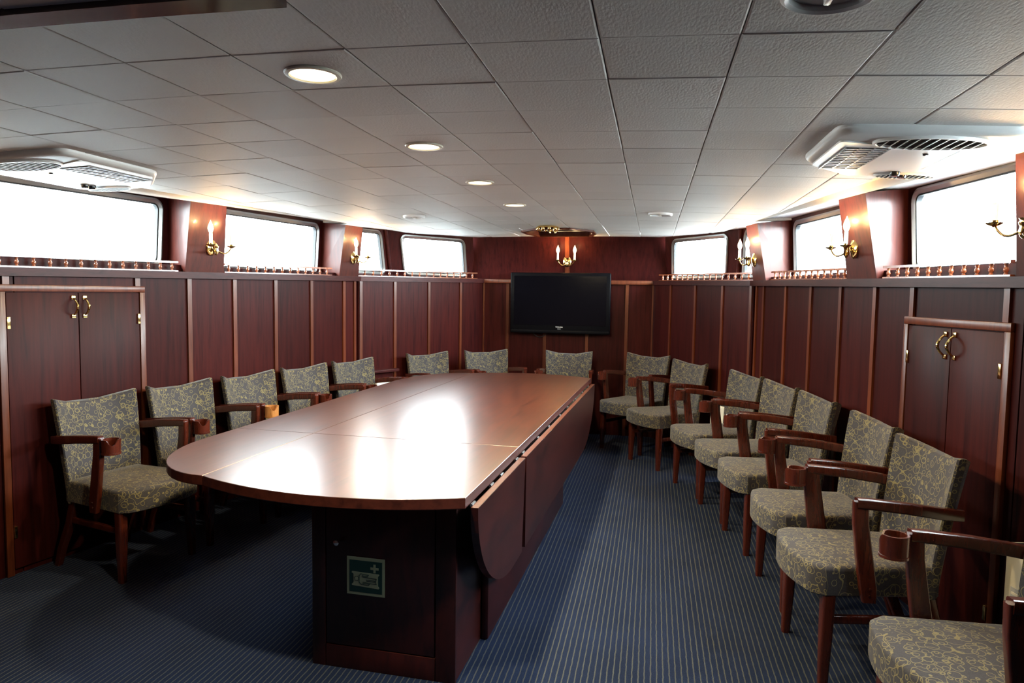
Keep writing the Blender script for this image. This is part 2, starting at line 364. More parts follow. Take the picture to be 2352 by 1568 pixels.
for c in range(-12, 12):
    for r in range(-10, 20):
        x0, y0 = GX + c * T, GY + r * T; sq = [(x0, y0), (x0 + T, y0), (x0 + T, y0 + T), (x0, y0 + T)]
        pl = sq
        for i in range(len(ROOM)):
            if pl: pl = clip(pl, ROOM[i], ROOM[(i + 1) % len(ROOM)])
        if len(pl) < 3 or area(pl) < .002: continue
        cut = area(pl) < T * T - 1e-5; pieces = [pl]
        hole = pl
        for i in range(8):
            if hole: hole = clip(hole, OCT[i], OCT[(i + 1) % 8])
        if len(hole) > 2 and area(hole) > 1e-5:
            cut = True; pieces = []; rem = pl
            for i in range(8):
                o_ = clip(rem, OCT[i], OCT[(i + 1) % 8], False) if len(rem) > 2 else []
                if len(o_) > 2 and area(o_) > 2e-4: pieces.append(o_)
                rem = clip(rem, OCT[i], OCT[(i + 1) % 8]) if len(rem) > 2 else []
        if not pieces: continue
        dist = math.hypot(x0 + T / 2, y0 + T / 2)
        ahead = y0 > 1.0 and dist > 0
        tiles.append((0 if ahead else 1, dist, x0 + T / 2, y0 + T / 2, cut, pieces))
tiles.sort(key=lambda t: t[:2])
rest = MB()
for k, (a_, d_, x, y, cut, pieces) in enumerate(tiles):
    slope = math.atan(2 * .01427 * (x - XC)); z = cz(x) + random.uniform(-.0012, .0012)
    loc = [[(px - x, py - y) for px, py in pc] for pc in pieces]
    if k < 290:
        rot = (random.uniform(-.0045, .0045), slope + random.uniform(-.003, .003), 0)
        if cut:
            m_ = tile_mesh(loc).mesh('tile'); link('tile', m_, 'tile', ceil_o, (x, y, z), rot)
        else: link('tile', full, 'tile', ceil_o, (x, y, z), rot)
    else:
        q = tile_mesh(loc); rest.add([(vx + x, vy + y, vz + cz(vx + x)) for vx, vy, vz in q.v], q.f)
if rest.v: tag(rest.build('ceiling_tiles', 'tile', ceil_o), kind='stuff')

# white soffit over the window bays, outside the tile field, with a lip
OUT = [(wo(YA) + .02, YA), (wo(5.5) + .02, 5.5), (1.64, 6.28), (1.03, 7.16), (.95, 7.26)]
for s in (-1, 1):
    m = MB()
    for i in range(4):
        (wa, ya), (wb, yb) = CE[i], CE[i + 1]; (wc, yc), (wd, yd) = OUT[i], OUT[i + 1]
        za = cz(XC + wa) + .006; zb = cz(XC + wb) + .006
        up = .030 if i < 1 else .012
        a = P(s, wa, ya, za); b = P(s, wb, yb, zb); au = P(s, wa + .012, ya, za + up); bu = P(s, wb + .012, yb, zb + up)
        cu_ = P(s, wc, yc, za + up); du = P(s, wd, yd, zb + up); t = Vector((0, 0, .02))
        m.hexa([a, b, bu, au, a + t * 3, b + t * 3, bu + t * 3, au + t * 3]); m.hexa([au, bu, du, cu_, au + t, bu + t, du + t, cu_ + t])
    m.build('soffit', 'soffit', ceil_o)

# octagonal wood lined hatch recess
hatch = empty('ceiling_hatch', (XC - .01, 6.66, cz(XC))); tag(hatch, 'octagonal mahogany lined hatch recess in ceiling above television wall', 'hatch')
oc = [(x - (XC - .01), y - 6.66) for x, y in OCT]
for i in range(8):
    a, b = oc[i], oc[(i + 1) % 8]; m = MB(); f = 1.05
    m.hexa([(a[0], a[1], -.004), (b[0], b[1], -.004), (b[0], b[1], .17), (a[0], a[1], .17), (a[0] * f, a[1] * f, -.004), (b[0] * f, b[1] * f, -.004), (b[0] * f, b[1] * f, .17), (a[0] * f, a[1] * f, .17)])
    m.build('lining_board', 'veneer_lit', hatch)
MB().prism([(x * 1.05, y * 1.05) for x, y in oc], .17, .19).build('hatch_lid', 'veneer', hatch)
m = MB()
for i in range(8):
    a, b = oc[i], oc[(i + 1) % 8]; f, q = 1.075, .985
    m.hexa([(a[0] * q, a[1] * q, -.016), (b[0] * q, b[1] * q, -.016), (b[0] * f, b[1] * f, -.016), (a[0] * f, a[1] * f, -.016), (a[0] * q, a[1] * q, -.002), (b[0] * q, b[1] * q, -.002), (b[0] * f, b[1] * f, -.002), (a[0] * f, a[1] * f, -.002)])
m.build('trim_ring', 'batten', hatch)
MB().tube([(-.24, .30, .035), (.22, .30, .035)], .006, 8).build('grab_bar', 'steel', hatch)

# brass fitting hung at the aft edge of the hatch
bl = empty('brass_lamp_fitting', (-.905, 6.02, cz(-.905) - .004)); tag(bl, 'scalloped polished brass ceiling fitting just before the hatch recess', 'ceiling fitting')
MB().lathe([(.045, 0), (.085, -.004), (.09, -.016), (.06, -.03), (.012, -.034)], 28).build('canopy', 'brass', bl)
for k in range(10):
    a = 2 * math.pi * k / 10; MB().lathe([(.004, -.045), (.012, -.038), (.015, -.025), (.011, -.010), (.004, -.006)], 10, (.088 * math.cos(a), .088 * math.sin(a), 0)).build('scallop', 'brass', bl)
for dx in (.03, .075): MB().lathe([(.002, -.02), (.003, -.04), (.009, -.052), (.006, -.066), (.001, -.07)], 10, (dx, -.05, 0)).build('drop', 'brass', bl)

# dark glossy beam across the ceiling, near the camera
bm_ = MB()
for i in range(8):
    xa, xb = -.74 - i * .3, -.74 - (i + 1) * .3
    bm_.hexa([(xa, 1.27, cz(xa) - .012), (xb, 1.27, cz(xb) - .012), (xb, 1.335, cz(xb) - .012), (xa, 1.335, cz(xa) - .012), (xa, 1.27, cz(xa) + .01), (xb, 1.27, cz(xb) + .01), (xb, 1.335, cz(xb) + .01), (xa, 1.335, cz(xa) + .01)])
bm_ = bm_.build('trim_1', 'beam'); tag(bm_, 'dark glossy wooden trim across the ceiling, upper left corner', kind='structure')

# ------------------------------------------------------------------ walls
def nrm(a, b, s):                     # outward plan normal
    d = Vector((b[0] - a[0], b[1] - a[1], 0)).normalized(); n = Vector((d.y, -d.x, 0))
    return n * (1 if n.x * s > 0 else -1)
def panelled(wall, s, f, stops, gaps=(), zt=None, battens=True):
    """panels between battens along half-width function f(Y) on side s"""
    zt = zt or (lambda y: rb(y))
    for i in range(len(stops) - 1):
        y0, y1 = stops[i], stops[i + 1]
        a = (XC + s * f(y0), y0); b = (XC + s * f(y1), y1); n = nrm(a, b, s); d = Vector((b[0] - a[0], b[1] - a[1], 0)).normalized() * .004
        a2 = (a[0] + d.x, a[1] + d.y); b2 = (b[0] - d.x, b[1] - d.y)
        z0 = 0.0
        for (ga, gb, gz) in gaps:
            if y0 >= ga - .01 and y1 <= gb + .01: z0 = gz
        MB().slab(a2, b2, z0, zt(y0) + .004, (n.x * .012, n.y * .012), z0, zt(y1) + .004).build('panel', 'veneer', wall)
def batten(wall, s, f, y, z0=0.0, w=.032, zt=None):
    zt = zt or rb(y) + .004
    a = (XC + s * f(y - w / 2), y - w / 2); b = (XC + s * f(y + w / 2), y + w / 2); n = nrm(a, b, s)
    MB().slab((a[0] - n.x * .011, a[1] - n.y * .011), (b[0] - n.x * .011, b[1] - n.y * .011), z0, zt, (n.x * .014, n.y * .014)).build('batten', 'batten', wall)
SB = [YA, -.55, -.05, .45, .95, 1.45, 1.95, 2.45, 2.93, 3.62, 3.976, 4.352, 4.747, 5.146, 5.562, 5.73]
FB = [5.74, 6.116, 6.506, 6.908, 7.23]
CUP = {-1: (2.857, 3.638), 1: (2.985, 3.67)}; CUPZ = {-1: 1.462, 1: 1.372}
walls = {}
for s in (-1, 1):
    wl = MB()
    for i in range(len(SB) - 1):      # backing board
        a = (XC + s * (lw(SB[i]) + .012), SB[i]); b = (XC + s * (lw(SB[i + 1]) + .012), SB[i + 1]); wl.slab(a, b, 0, 1.6, (s * .04, 0))
    wl = wl.build('wall_' + SIDE[s], 'veneer'); walls[s] = wl
    tag(wl, SIDE[s] + ' side wall of dark mahogany panels', kind='structure')
    panelled(wl, s, lw, SB)
    for y in SB[1:-1]:
        z0 = CUPZ[s] if abs(y - 2.93) < .01 or abs(y - 3.62) < .01 else 0
        if z0: batten(wl, s, lw, CUP[s][1] - .03 if y > 3 else CUP[s][0] + .03, z0)
        else: batten(wl, s, lw, y)
    batten(wl, s, lw, 5.712, w=.026)
    # angled forward wall
    wf = MB(); a = (XC + s * (fr(5.74) + .02), 5.74); b = (XC + s * (fr(7.23) + .02), 7.24); n = nrm(a, b, s)
    wf.slab(a, b, 0, 1.6, (n.x * .04, n.y * .04)); wf = wf.build('wall_front_' + SIDE[s], 'veneer')
    tag(wf, SIDE[s] + ' angled front wall of dark mahogany panels', kind='structure')
    panelled(wf, s, fr, FB)
    for y in FB[1:-1]: batten(wf, s, fr, y, w=.026)
    batten(wf, s, fr, 5.762, w=.026)
# front wall with the television
wfr = MB().box(XC - .9, XC + .9, 7.242, 7.29, 0, 1.6).build('wall_front', 'veneer'); tag(wfr, 'front wall of dark mahogany panels behind the television', kind='structure')
FX = [-.885, -.62, -.22, .22, .62, .885]
for i in range(5): MB().box(XC + FX[i] + .004, XC + FX[i + 1] - .004, 7.23, 7.242, 0, rb(7.2) + .004).build('panel', 'veneer', wfr)
for x in FX: MB().box(XC + max(-.884, x - .016), XC + min(.884, x + .016), 7.218, 7.233, 0, rb(7.2) + .004).build('batten', 'batten', wfr)
MB().bbox(XC - .885, XC + .885, 7.205, 7.30, rb(7.2), rb(7.2) + .040, .004).build('cap_rail', 'batten', wfr)
# upper front wall leaning slightly aft at its head
for k, (x0, x1) in enumerate(((-1.02, -.012), (.012, 1.02))):
    MB().hexa([(XC + x0, 7.27, 1.58), (XC + x1, 7.27, 1.58), (XC + x1, 7.18, 2.06), (XC + x0, 7.18, 2.06), (XC + x0, 7.33, 1.58), (XC + x1, 7.33, 1.58), (XC + x1, 7.24, 2.06), (XC + x0, 7.24, 2.06)]).build('panel', 'veneer', wfr)
MB().hexa([(XC - .022, 7.262, 1.58), (XC + .022, 7.262, 1.58), (XC + .022, 7.172, 2.06), (XC - .022, 7.172, 2.06), (XC - .022, 7.3, 1.58), (XC + .022, 7.3, 1.58), (XC + .022, 7.21, 2.06), (XC - .022, 7.21, 2.06)]).build('batten', 'batten', wfr)
# aft wall, behind the camera
wa_ = MB().box(XC - 3.1, XC + 3.1, YA - .08, YA, 0, 2.1).build('wall_back', 'veneer'); tag(wa_, 'mahogany rear wall of the cabin', kind='structure')

# cap rails: lengths of ledge along the walls
tn = 2
def cap(s, f, y0, y1, depth, nm, label):
    a = Vector((XC + s * f(y0), y0, 0)); b = Vector((XC + s * f(y1), y1, 0)); n = nrm(a, b, s)
    za, zb = rb(y0), rb(y1); i = -n * .022; o = n * depth
    m = MB(); A, B = a + i, b + i; C_, D = b + o, a + o
    def zz(p, z): return Vector((p.x, p.y, z))
    m.hexa([zz(A, za), zz(B, zb), zz(C_, zb), zz(D, za), zz(A, za + RH), zz(B, zb + RH), zz(C_, zb + RH), zz(D, za + RH)])
    o_ = m.build(nm, 'rail'); tag(o_, label, kind='structure'); return o_
for s in (-1, 1):
    cap(s, wi, 3.05, 5.735, .30, 'trim_%d' % tn, 'mahogany ledge under the %s windows' % SIDE[s]); tn += 1
    cap(s, wi, YA, 3.05, .36, 'trim_%d' % tn, 'mahogany ledge of the near %s window' % SIDE[s]); tn += 1
    cap(s, fr, 5.735, 7.235, .34, 'trim_%d' % tn, 'mahogany ledge under the %s front window' % SIDE[s]); tn += 1

# ------------------------------------------------------------------ window bays
def rrect(u0, u1, v0, v1, r, n=6):
    out = []
    for cx, cy, a0 in ((u1 - r, v1 - r, 0), (u0 + r, v1 - r, 90), (u0 + r, v0 + r, 180), (u1 - r, v0 + r, 270)):
        for k in range(n + 1):
            t = math.radians(a0 + 90 * k / n); out.append((cx + r * math.cos(t), cy + r * math.sin(t)))
    return out
WN = [0]
def bay(wall, bl_, br_, tr_, tl_, u0, u1, v0, v1, label, portal=True):
    """wall patch (4 corners, u from l to r, v up, metres) with a rounded window"""
    bl_, br_, tr_, tl_ = map(Vector, (bl_, br_, tr_, tl_)); wd = (br_ - bl_).length; ht = (tl_ - bl_).length
    nn = (br_ - bl_).cross(tl_ - bl_).normalized()
    inn = nn if nn.dot(Vector((XC, 4, 1.8)) - bl_) > 0 else -nn
    def Q(u, v, d=0):
        a, b = u / wd, v / ht; return bl_ * (1 - a) * (1 - b) + br_ * a * (1 - b) + tr_ * a * b + tl_ * (1 - a) * b + inn * d
    r = .055; hole = rrect(u0, u1, v0, v1, r); cu0, cv0 = (u0 + u1) / 2, (v0 + v1) / 2; outer = []
    for (u, v) in hole:
        du, dv = u - cu0, v - cv0; ts = []
        if du > 1e-6: ts.append((wd - cu0) / du)
        if du < -1e-6: ts.append((0 - cu0) / du)
        if dv > 1e-6: ts.append((ht - cv0) / dv)
        if dv < -1e-6: ts.append((0 - cv0) / dv)
        t = min(ts); outer.append((cu0 + du * t, cv0 + dv * t))
    # put the four corners of the patch onto the outer loop
    for c in ((0, 0), (wd, 0), (wd, ht), (0, ht)):
        k = min(range(len(outer)), key=lambda i: (outer[i][0] - c[0]) ** 2 + (outer[i][1] - c[1]) ** 2); outer[k] = c
    n = len(hole); m = MB()
    m.loft([[Q(u, v, -.03) for u, v in hole], [Q(u, v, 0) for u, v in hole], [Q(u, v, 0) for u, v in outer], [Q(u, v, -.03) for u, v in outer]], cap=(False, False), smooth=False)
    k = len(m.v); m.f += [(j, (j + 1) % n, 3 * n + (j + 1) % n, 3 * n + j) for j in range(n)]; m.sm += [False] * n
    m.build('surround', 'veneer', wall)
    WN[0] += 1
    fo_ = rrect(u0 - .016, u1 + .016, v0 - .016, v1 + .016, r + .016); fi = rrect(u0 + .014, u1 - .014, v0 + .014, v1 - .014, r - .014)
    fm = rrect(u0 - .004, u1 + .004, v0 - .004, v1 + .004, r + .004)
    m = MB(); m.loft([[Q(u, v, .001) for u, v in fo_], [Q(u, v, .012) for u, v in fo_], [Q(u, v, .017) for u, v in fm], [Q(u, v, .008) for u, v in fi], [Q(u, v, -.03) for u, v in fi], [Q(u, v, -.03) for u, v in hole]], cap=(False, False))
    w = m.build('window_%d' % WN[0], 'alu'); tag(w, label, kind='structure')
    rg = rrect(u0 + .022, u1 - .022, v0 + .022, v1 - .022, r - .02)
    MB().loft([[Q(u, v, .004) for u, v in fi], [Q(u, v, .006) for u, v in rg], [Q(u, v, -.022) for u, v in rg], [Q(u, v, -.022) for u, v in fi]], cap=(False, False)).build('gasket', 'rubber', w)
    MB().loft([[Q(u, v, -.012) for u, v in fi], [Q(u, v, -.016) for u, v in fi]], smooth=False).build('pane', 'glass', w)
    if portal:
        ld = bpy.data.lights.new('daylight_portal', 'AREA'); ld.shape = 'RECTANGLE'; ld.size = u1 - u0; ld.size_y = v1 - v0; ld.cycles.is_portal = True
        lo = bpy.data.objects.new('daylight_portal', ld); COL.objects.link(lo)
        X_ = (br_ - bl_).normalized(); Z_ = -inn; Y_ = Z_.cross(X_).normalized(); X_ = Y_.cross(Z_)
        c = Q(cu0, cv0, -.05); lo.matrix_world = Matrix(((X_.x, Y_.x, Z_.x, c.x), (X_.y, Y_.y, Z_.y, c.y), (X_.z, Y_.z, Z_.z, c.z), (0, 0, 0, 1)))
    return w
ZT = 2.035
PIL = {-1: [(2.42, 2.76), (3.92, 4.23), (5.46, 5.726)], 1: [(2.62, 2.94), (3.92, 4.23), (5.46, 5.726)]}
for s in (-1, 1):
    wl = walls[s]
    def side_bay(y0, y1, yw0, yw1, label):
        z0 = 1.545
        b0, b1 = P(s, wo(y0), y0, z0), P(s, wo(y1), y1, z0); t1, t0 = P(s, wo(y1) - .03, y1, ZT), P(s, wo(y0) - .03, y0, ZT)
        L_ = (b1 - b0).length; k = L_ / (y1 - y0)
        bay(wl, b0, b1, t1, t0, (yw0 - y0) * k, (yw1 - y0) * k, .048, .448, label)
    pl_ = PIL[s]
    if s > 0: side_bay(1.5, pl_[0][1], 1.68, pl_[0][0] - .03, 'rounded window on the right wall beside the camera')
    side_bay(pl_[0][1], pl_[1][1], pl_[0][1] + .05, 3.905, 'large near window on the %s wall' % SIDE[s])
    side_bay(pl_[1][1], 5.66, 4.27, 5.45, 'middle window on the %s wall' % SIDE[s])
    # short bay between second pillar and corner, leaning aft
    z0 = 1.56
    bb0, bb1 = P(s, 1.868, 5.66, z0), P(s, 1.611, 6.419, z0); tt1, tt0 = P(s, 1.60, 6.235, ZT), P(s, 1.838, 5.66, ZT)
    bay(wl, bb0, bb1, tt1, tt0, .12, .715, .06, .44, 'slanted small window on the %s wall behind the sconce pillar' % SIDE[s])
    # front angled bay
    fb0, fb1 = P(s, 1.611, 6.419, z0), P(s, 1.0, 7.333, z0); ft1, ft0 = P(s, .98, 7.123, ZT), P(s, 1.60, 6.235, ZT)
    wfo = bpy.data.objects['wall_front_' + SIDE[s]]
    bay(wfo, fb0, fb1, ft1, ft0, .175, .965, .072, .455, 'rounded front window on the %s of the television' % SIDE[s])
    # corner post
    MB().tube([P(s, 1.60, 6.41, 1.56), P(s, 1.588, 6.225, 2.05)], .016, 10).build('corner_post', 'rail', wl)
    # plain outer wall aft of the last bay
    MB().slab((XC + s * wo(YA), YA), (XC + s * wo(1.5 if s > 0 else pl_[0][0] + .1), 1.5 if s > 0 else pl_[0][0] + .1), 1.5, 2.1, (s * .03, 0)).build('surround', 'veneer_lit', wl)
    # pillars: tapered boxes from the ledge to the ceiling, leaning in at the head
    for (ya, yb) in pl_:
        z0 = rb(ya) + RH; d = .055 if ya < 3.2 else .06
        yta, ytb = ya - .06, yb - .085 if ya > 3 else yb - .12
        a = P(s, wi(ya), ya, z0); b = P(s, wi(yb), yb, z0); c = P(s, wt(ytb), ytb, ZT - .045); e = P(s, wt(yta), yta, ZT - .045)
        ao = P(s, wo(ya) + .01, ya + .075, z0); bo = P(s, wo(yb) + .01, yb, z0); co = P(s, wo(ytb), ytb, ZT - .01); eo = P(s, wo(yta), ya + .065, ZT - .01)
        if ya > 5: co = P(s, 1.83, ytb, ZT - .01); bo = P(s, 1.86, yb, z0)
        MB().hexa([a, b, c, e, ao, bo, co, eo]).build('pillar', 'veneer_lit', wl)

# ------------------------------------------------------------------ gallery rails with turned spindles
def spindle_mesh(h):
    p = [(.0075, 0), (.0085, .10), (.0055, .16), (.0075, .24), (.0105, .40), (.0085, .58), (.0055, .68), (.0080, .76), (.0060, .84), (.0085, .90), (.0085, 1)]
    me = MB().lathe([(r, z * h) for r, z in p], 12).mesh('baluster'); me.materials.append(M['spindle']); return me
SPM = spindle_mesh(.046)
def gallery(s, f, ys, y0, y1, off, label):
    mid = (y0 + y1) / 2; root = empty('gallery_rail', P(s, f(mid), mid, rb(mid) + RH)); tag(root, label, 'gallery rail', 'spindle galleries on the window ledges')
    o0 = root.location
    def at(y, z): return P(s, f(y) + off, y, z) - o0
    for nm, za, zb in (('bottom_rail', .0, .008), ('top_rail', .052, .064)):
        m = MB(); A, B = at(y0, rb(y0) + RH), at(y1, rb(y1) + RH); n = nrm(A, B, s) * .009
        m.hexa([A - n + Vector((0, 0, za)), B - n + Vector((0, 0, za)), B + n + Vector((0, 0, za)), A + n + Vector((0, 0, za)), A - n + Vector((0, 0, zb)), B - n + Vector((0, 0, zb)), B + n + Vector((0, 0, zb)), A + n + Vector((0, 0, zb))]).build(nm, 'spindle', root)
    for y in ys: link('baluster', SPM, 'spindle', root, at(y, rb(y) + RH + .007))
for s in (-1, 1):
    a0 = PIL[s][0][1] + .04
    ys = [3.837 - .0822 * k for k in range(16) if 3.837 - .0822 * k > a0 + .02]
    gallery(s, wi, ys, a0, 3.875, .012, 'spindle gallery rail before the large near window on the %s' % SIDE[s])
    gallery(s, wi, [4.287 + .0861 * k for k in range(13)], 4.245, 5.375, .012, 'spindle gallery rail before the middle window on the %s' % SIDE[s])
    gallery(s, fr, [5.819 + .0847 * k for k in range(16)], 5.745, 7.15, .012, 'spindle gallery rail before the front window on the %s' % SIDE[s])

# ------------------------------------------------------------------ cupboards built into the panelling
def handle(parent, loc, rz):
    e = MB()
    e.bbox(-.011, .011, -.004, .006, .038, .060, .002); e.bbox(-.011, .011, -.004, .006, -.060, -.040, .002)
    pts = []
    for k in range(11):
        t = -1 + 2 * k / 10; pts.append((0, .008 + .028 * (1 - t * t), t * .043))
    e.tube(pts, [.0045 + .0025 * (1 - abs(-1 + 2 * k / 10)) for k in range(11)], 8)
    o = e.build('handle', 'brass', parent); o.location = loc; o.rotation_euler = (0, 0, rz); o['label'] = 'brass bow handle'; return o
def cupboard(s):
    y0, y1 = CUP[s]; zt = CUPZ[s]; ym = (y0 + y1) / 2
    a = Vector((XC + s * lw(y0), y0, 0)); b = Vector((XC + s * lw(y1), y1, 0)); d = (b - a).normalized(); n = -nrm(a, b, s)   # n into the room
    c = empty('cupboard', (a + b) / 2, 0); ax = d if s < 0 else -d
    # local x along wall, y into room
    c.rotation_euler = (0, 0, math.atan2(ax.y, ax.x) if s > 0 else math.atan2(-ax.y, -ax.x)); Lw = (b - a).length; hw = Lw / 2
    loc_n = Matrix.Rotation(-c.rotation_euler.z, 3, 'Z') @ n; sg = 1 if loc_n.y > 0 else -1
    tag(c, 'built-in mahogany cupboard with two doors in the %s wall' % SIDE[s], 'cupboard')
    def bx(x0, x1, ya, yb, z0, z1, nm, m, par, bev=.003):
        yy = sorted((sg * ya, sg * yb)); return MB().bbox(x0, x1, yy[0], yy[1], z0, z1, bev).build(nm, m, par)
    fw = .035
    bx(-hw - .012, hw + .012, .0, .018, zt - fw, zt, 'frame_head', 'batten', c)
    bx(-hw - .012, -hw + fw - .012, .0, .018, 0, zt - fw, 'frame_stile', 'batten', c); bx(hw - fw + .012, hw + .012, .0, .018, 0, zt - fw, 'frame_stile', 'batten', c)
    for q, k in ((-1, 0), (1, 1)):
        x0, x1 = sorted((q * .002, q * (hw - fw + .008)))
        dr = bx(x0, x1, .001, .014, .03, zt - fw - .004, 'door', 'veneer', c)
        handle(dr, (q * .032, sg * .016, zt - .115), 0 if sg > 0 else math.pi)
        for hz in (.22, zt - .19):
            bx(q * (hw - fw + .002) - .008, q * (hw - fw + .002) + .008, .012, .022, hz - .03, hz + .03, 'hinge', 'brass', dr, .002)
for s in (-1, 1): cupboard(s)

# ------------------------------------------------------------------ panel heaters
def heater(s, f, y0, y1, z0, z1, label, m='white', ledge=False):
    a = Vector((XC + s * f(y0), y0, 0)); b = Vector((XC + s * f(y1), y1, 0)); n = nrm(a, b, s); d = (b - a).normalized(); ln = (b - a).length
    e = empty('panel_heater', (a + b) / 2 + Vector((0, 0, z0)) - n * .02); ang = math.atan2(-n.y, -n.x) - math.pi / 2; e.rotation_euler = (0, 0, ang)
    tag(e, label, 'heater', 'wall heaters behind the chairs'); h = ln / 2; H = z1 - z0
    MB().bbox(-h, h, 0, .07, 0, H, .012, 3).build('casing', m, e)
    MB().bbox(-h + .04, h - .04, .069, .073, H * .14, H * .62, .002).build('front_grille', 'grey', e)
    for k in range(9): MB().box(-h + .05, h - .05, .073, .077, H * (.16 + .05 * k), H * (.18 + .05 * k)).build('grille_bar', m, e)
    MB().box(-h + .03, h - .03, .015, .055, H, H + .003).build('outlet_dark_strip', 'dark', e)  # dark strip laid on the casing top in place of a shaded slot
    if ledge: MB().bbox(-h - .05, h + .02, -.005, .05, H + .05, H + .075, .003).build('timber_cleat', 'rail', e)
heater(-1, fr, 5.86, 6.07, .30, .67, 'white panel heater on the left front wall between two chairs', 'white', True)
heater(1, fr, 5.88, 6.11, .20, .55, 'cream panel heater on the right front wall behind the far chairs', 'cream')
heater(1, lw, 2.30, 2.83, .18, .58, 'cream panel heater on right wall beside the nearest chair', 'cream')

# ------------------------------------------------------------------ sconces
def point(loc, w, col, rad, parent=None, nm='bulb_light'):
    ld = bpy.data.lights.new(nm, 'POINT'); ld.energy = w; ld.color = col; ld.shadow_soft_size = rad
    o = bpy.data.objects.new(nm, ld); COL.objects.link(o); o.location = loc; o.parent = parent; return o
SC = []
def make_sconce():
    r = empty('candle_sconce')
    MB().loft([[(.042 * math.cos(t) * k, y, .058 * math.sin(t) * k) for t in [2 * math.pi * q / 24 for q in range(24)]] for k, y in ((1, .0), (1, .006), (.86, .012), (.6, .015), (.25, .024), (.05, .026))]).build('back_plate', 'brass', r)
    MB().lathe([(.003, -.045), (.010, -.038), (.016, -.02), (.012, -.004), (.017, .012), (.008, .024), (.002, .03)], 14, (0, .045, -.01)).build('hub', 'brass', r)
    for q in (-1, 1):
        pts = [(q * .086 * (k / 9), .035 + .055 * math.sin(math.pi / 2 * k / 9), -.015 - .035 * math.sin(math.pi * k / 9) + .014 * (k / 9)) for k in range(10)]
        MB().tube(pts, .0048, 8).build('arm', 'brass', r)
        c = (q * .086, .09, 0)
        ms = MB(); prof = [(.006, -.008), (.012, -.004), (.026, .002), (.030, .008), (.025, .008), (.011, .004), (.012, .016), (.004, .016)]; ms.lathe(prof, 16, c)
        ms.build('drip_pan', 'brass', r)
        MB().lathe([(.0105, .012), (.0105, .078), (.008, .080), (.002, .080)], 14, c).build('candle_sleeve', 'ivory', r)
        MB().lathe([(.007, .078), (.013, .090), (.0175, .105), (.016, .120), (.010, .136), (.004, .150), (.0008, .160)], 14, c).build('flame_bulb', 'bulb', r)
    return r
sc0 = make_sconce(); used = [False]
def sconce(loc, normal, label):
    r = sc0 if not used[0] else copy_tree(sc0); used[0] = True
    r.location = loc; r.rotation_euler = (0, 0, math.atan2(normal.y, normal.x) - math.pi / 2)
    tag(r, label, 'sconce', 'brass twin candle wall sconces')
    bpy.context.view_layer.update()
    for q in (-1, 1): point((q * .086, .096, .118), BULB_W, (1, .58, .24), .016, r)
for s in (-1, 1):
    for k, (yy, zz) in enumerate(((2.60 if s < 0 else 2.80, 1.73), (4.085, 1.725), (5.60, 1.735))):
        z = zz; f = (z - 1.56) / (ZT - 1.56); w = wi(yy) * (1 - f) + wt(yy - .05) * f
        n = Vector((-s, -.2, 0)).normalized()
        sconce(P(s, w, yy, z) + n * .004, n, 'brass twin candle sconce on the %s pillar of the %s wall' % (('nearest', 'second', 'third')[k], SIDE[s]))
sconce(Vector((XC, 7.232 , 1.785)), Vector((0, -1, 0)), 'brass twin candle sconce above the television')

# ------------------------------------------------------------------ ceiling downlights and vents
for k, (yy, nm) in enumerate(((1.783, 'nearest'), (2.717, 'second nearest'), (3.64, 'third nearest'), (4.596, 'farthest'))):
    x = -.913; e = empty('downlight', (x, yy, cz(x))); e.scale = (.93, .93, 1); tag(e, 'lit round recessed ceiling downlight, %s of the row of four' % nm, 'downlight', 'row of recessed downlights')
    MB().lathe([(.066, .004), (.078, .004), (.082, -.002), (.079, -.006), (.068, -.007), (.064, -.003)], 40).build('trim_ring', 'cream', e)
    MB().lathe([(.001, -.0045), (.04, -.0045), (.0645, -.003), (.0645, .004), (.001, .004)], 40).build('diffuser', 'lamp', e)
    ld = bpy.data.lights.new('downlight_lamp', 'AREA'); ld.shape = 'DISK'; ld.size = .11; ld.energy = DOWN_W; ld.color = (1, .80, .48)
    lo = bpy.data.objects.new('downlight_lamp', ld); COL.objects.link(lo); lo.parent = e; lo.location = (0, 0, -.012)
def vent(x, y, r, label):
    e = empty('ceiling_vent', (x, y, cz(x))); e.rotation_euler = (0, math.atan(2 * .01427 * (x - XC)), 0); tag(e, label, 'ceiling vent', 'round white ceiling vents')
    MB().lathe([(r * .98, .004), (r, 0), (r * .98, -.012), (r * .88, -.018), (r * .80, -.014), (r * .80, .002)], 40).build('outer_ring', 'white', e)
    MB().lathe([(.002, -.008), (r * .5, -.009), (r * .78, -.004), (r * .79, .002), (.002, .002)], 40).build('disc', 'grey', e)
    MB().bbox(-.006, .006, -r * .3, r * .3, -.022, -.008, .003).build('pull_bar', 'white', e)
vent(.300, 1.395, .088, 'round white ceiling vent cut by the top edge of the photo')
vent(-1.79, 5.10, .085, 'round white ceiling vent on the left, before the front window')
vent(.036, 5.06, .085, 'round white ceiling vent on the right, before the front window')

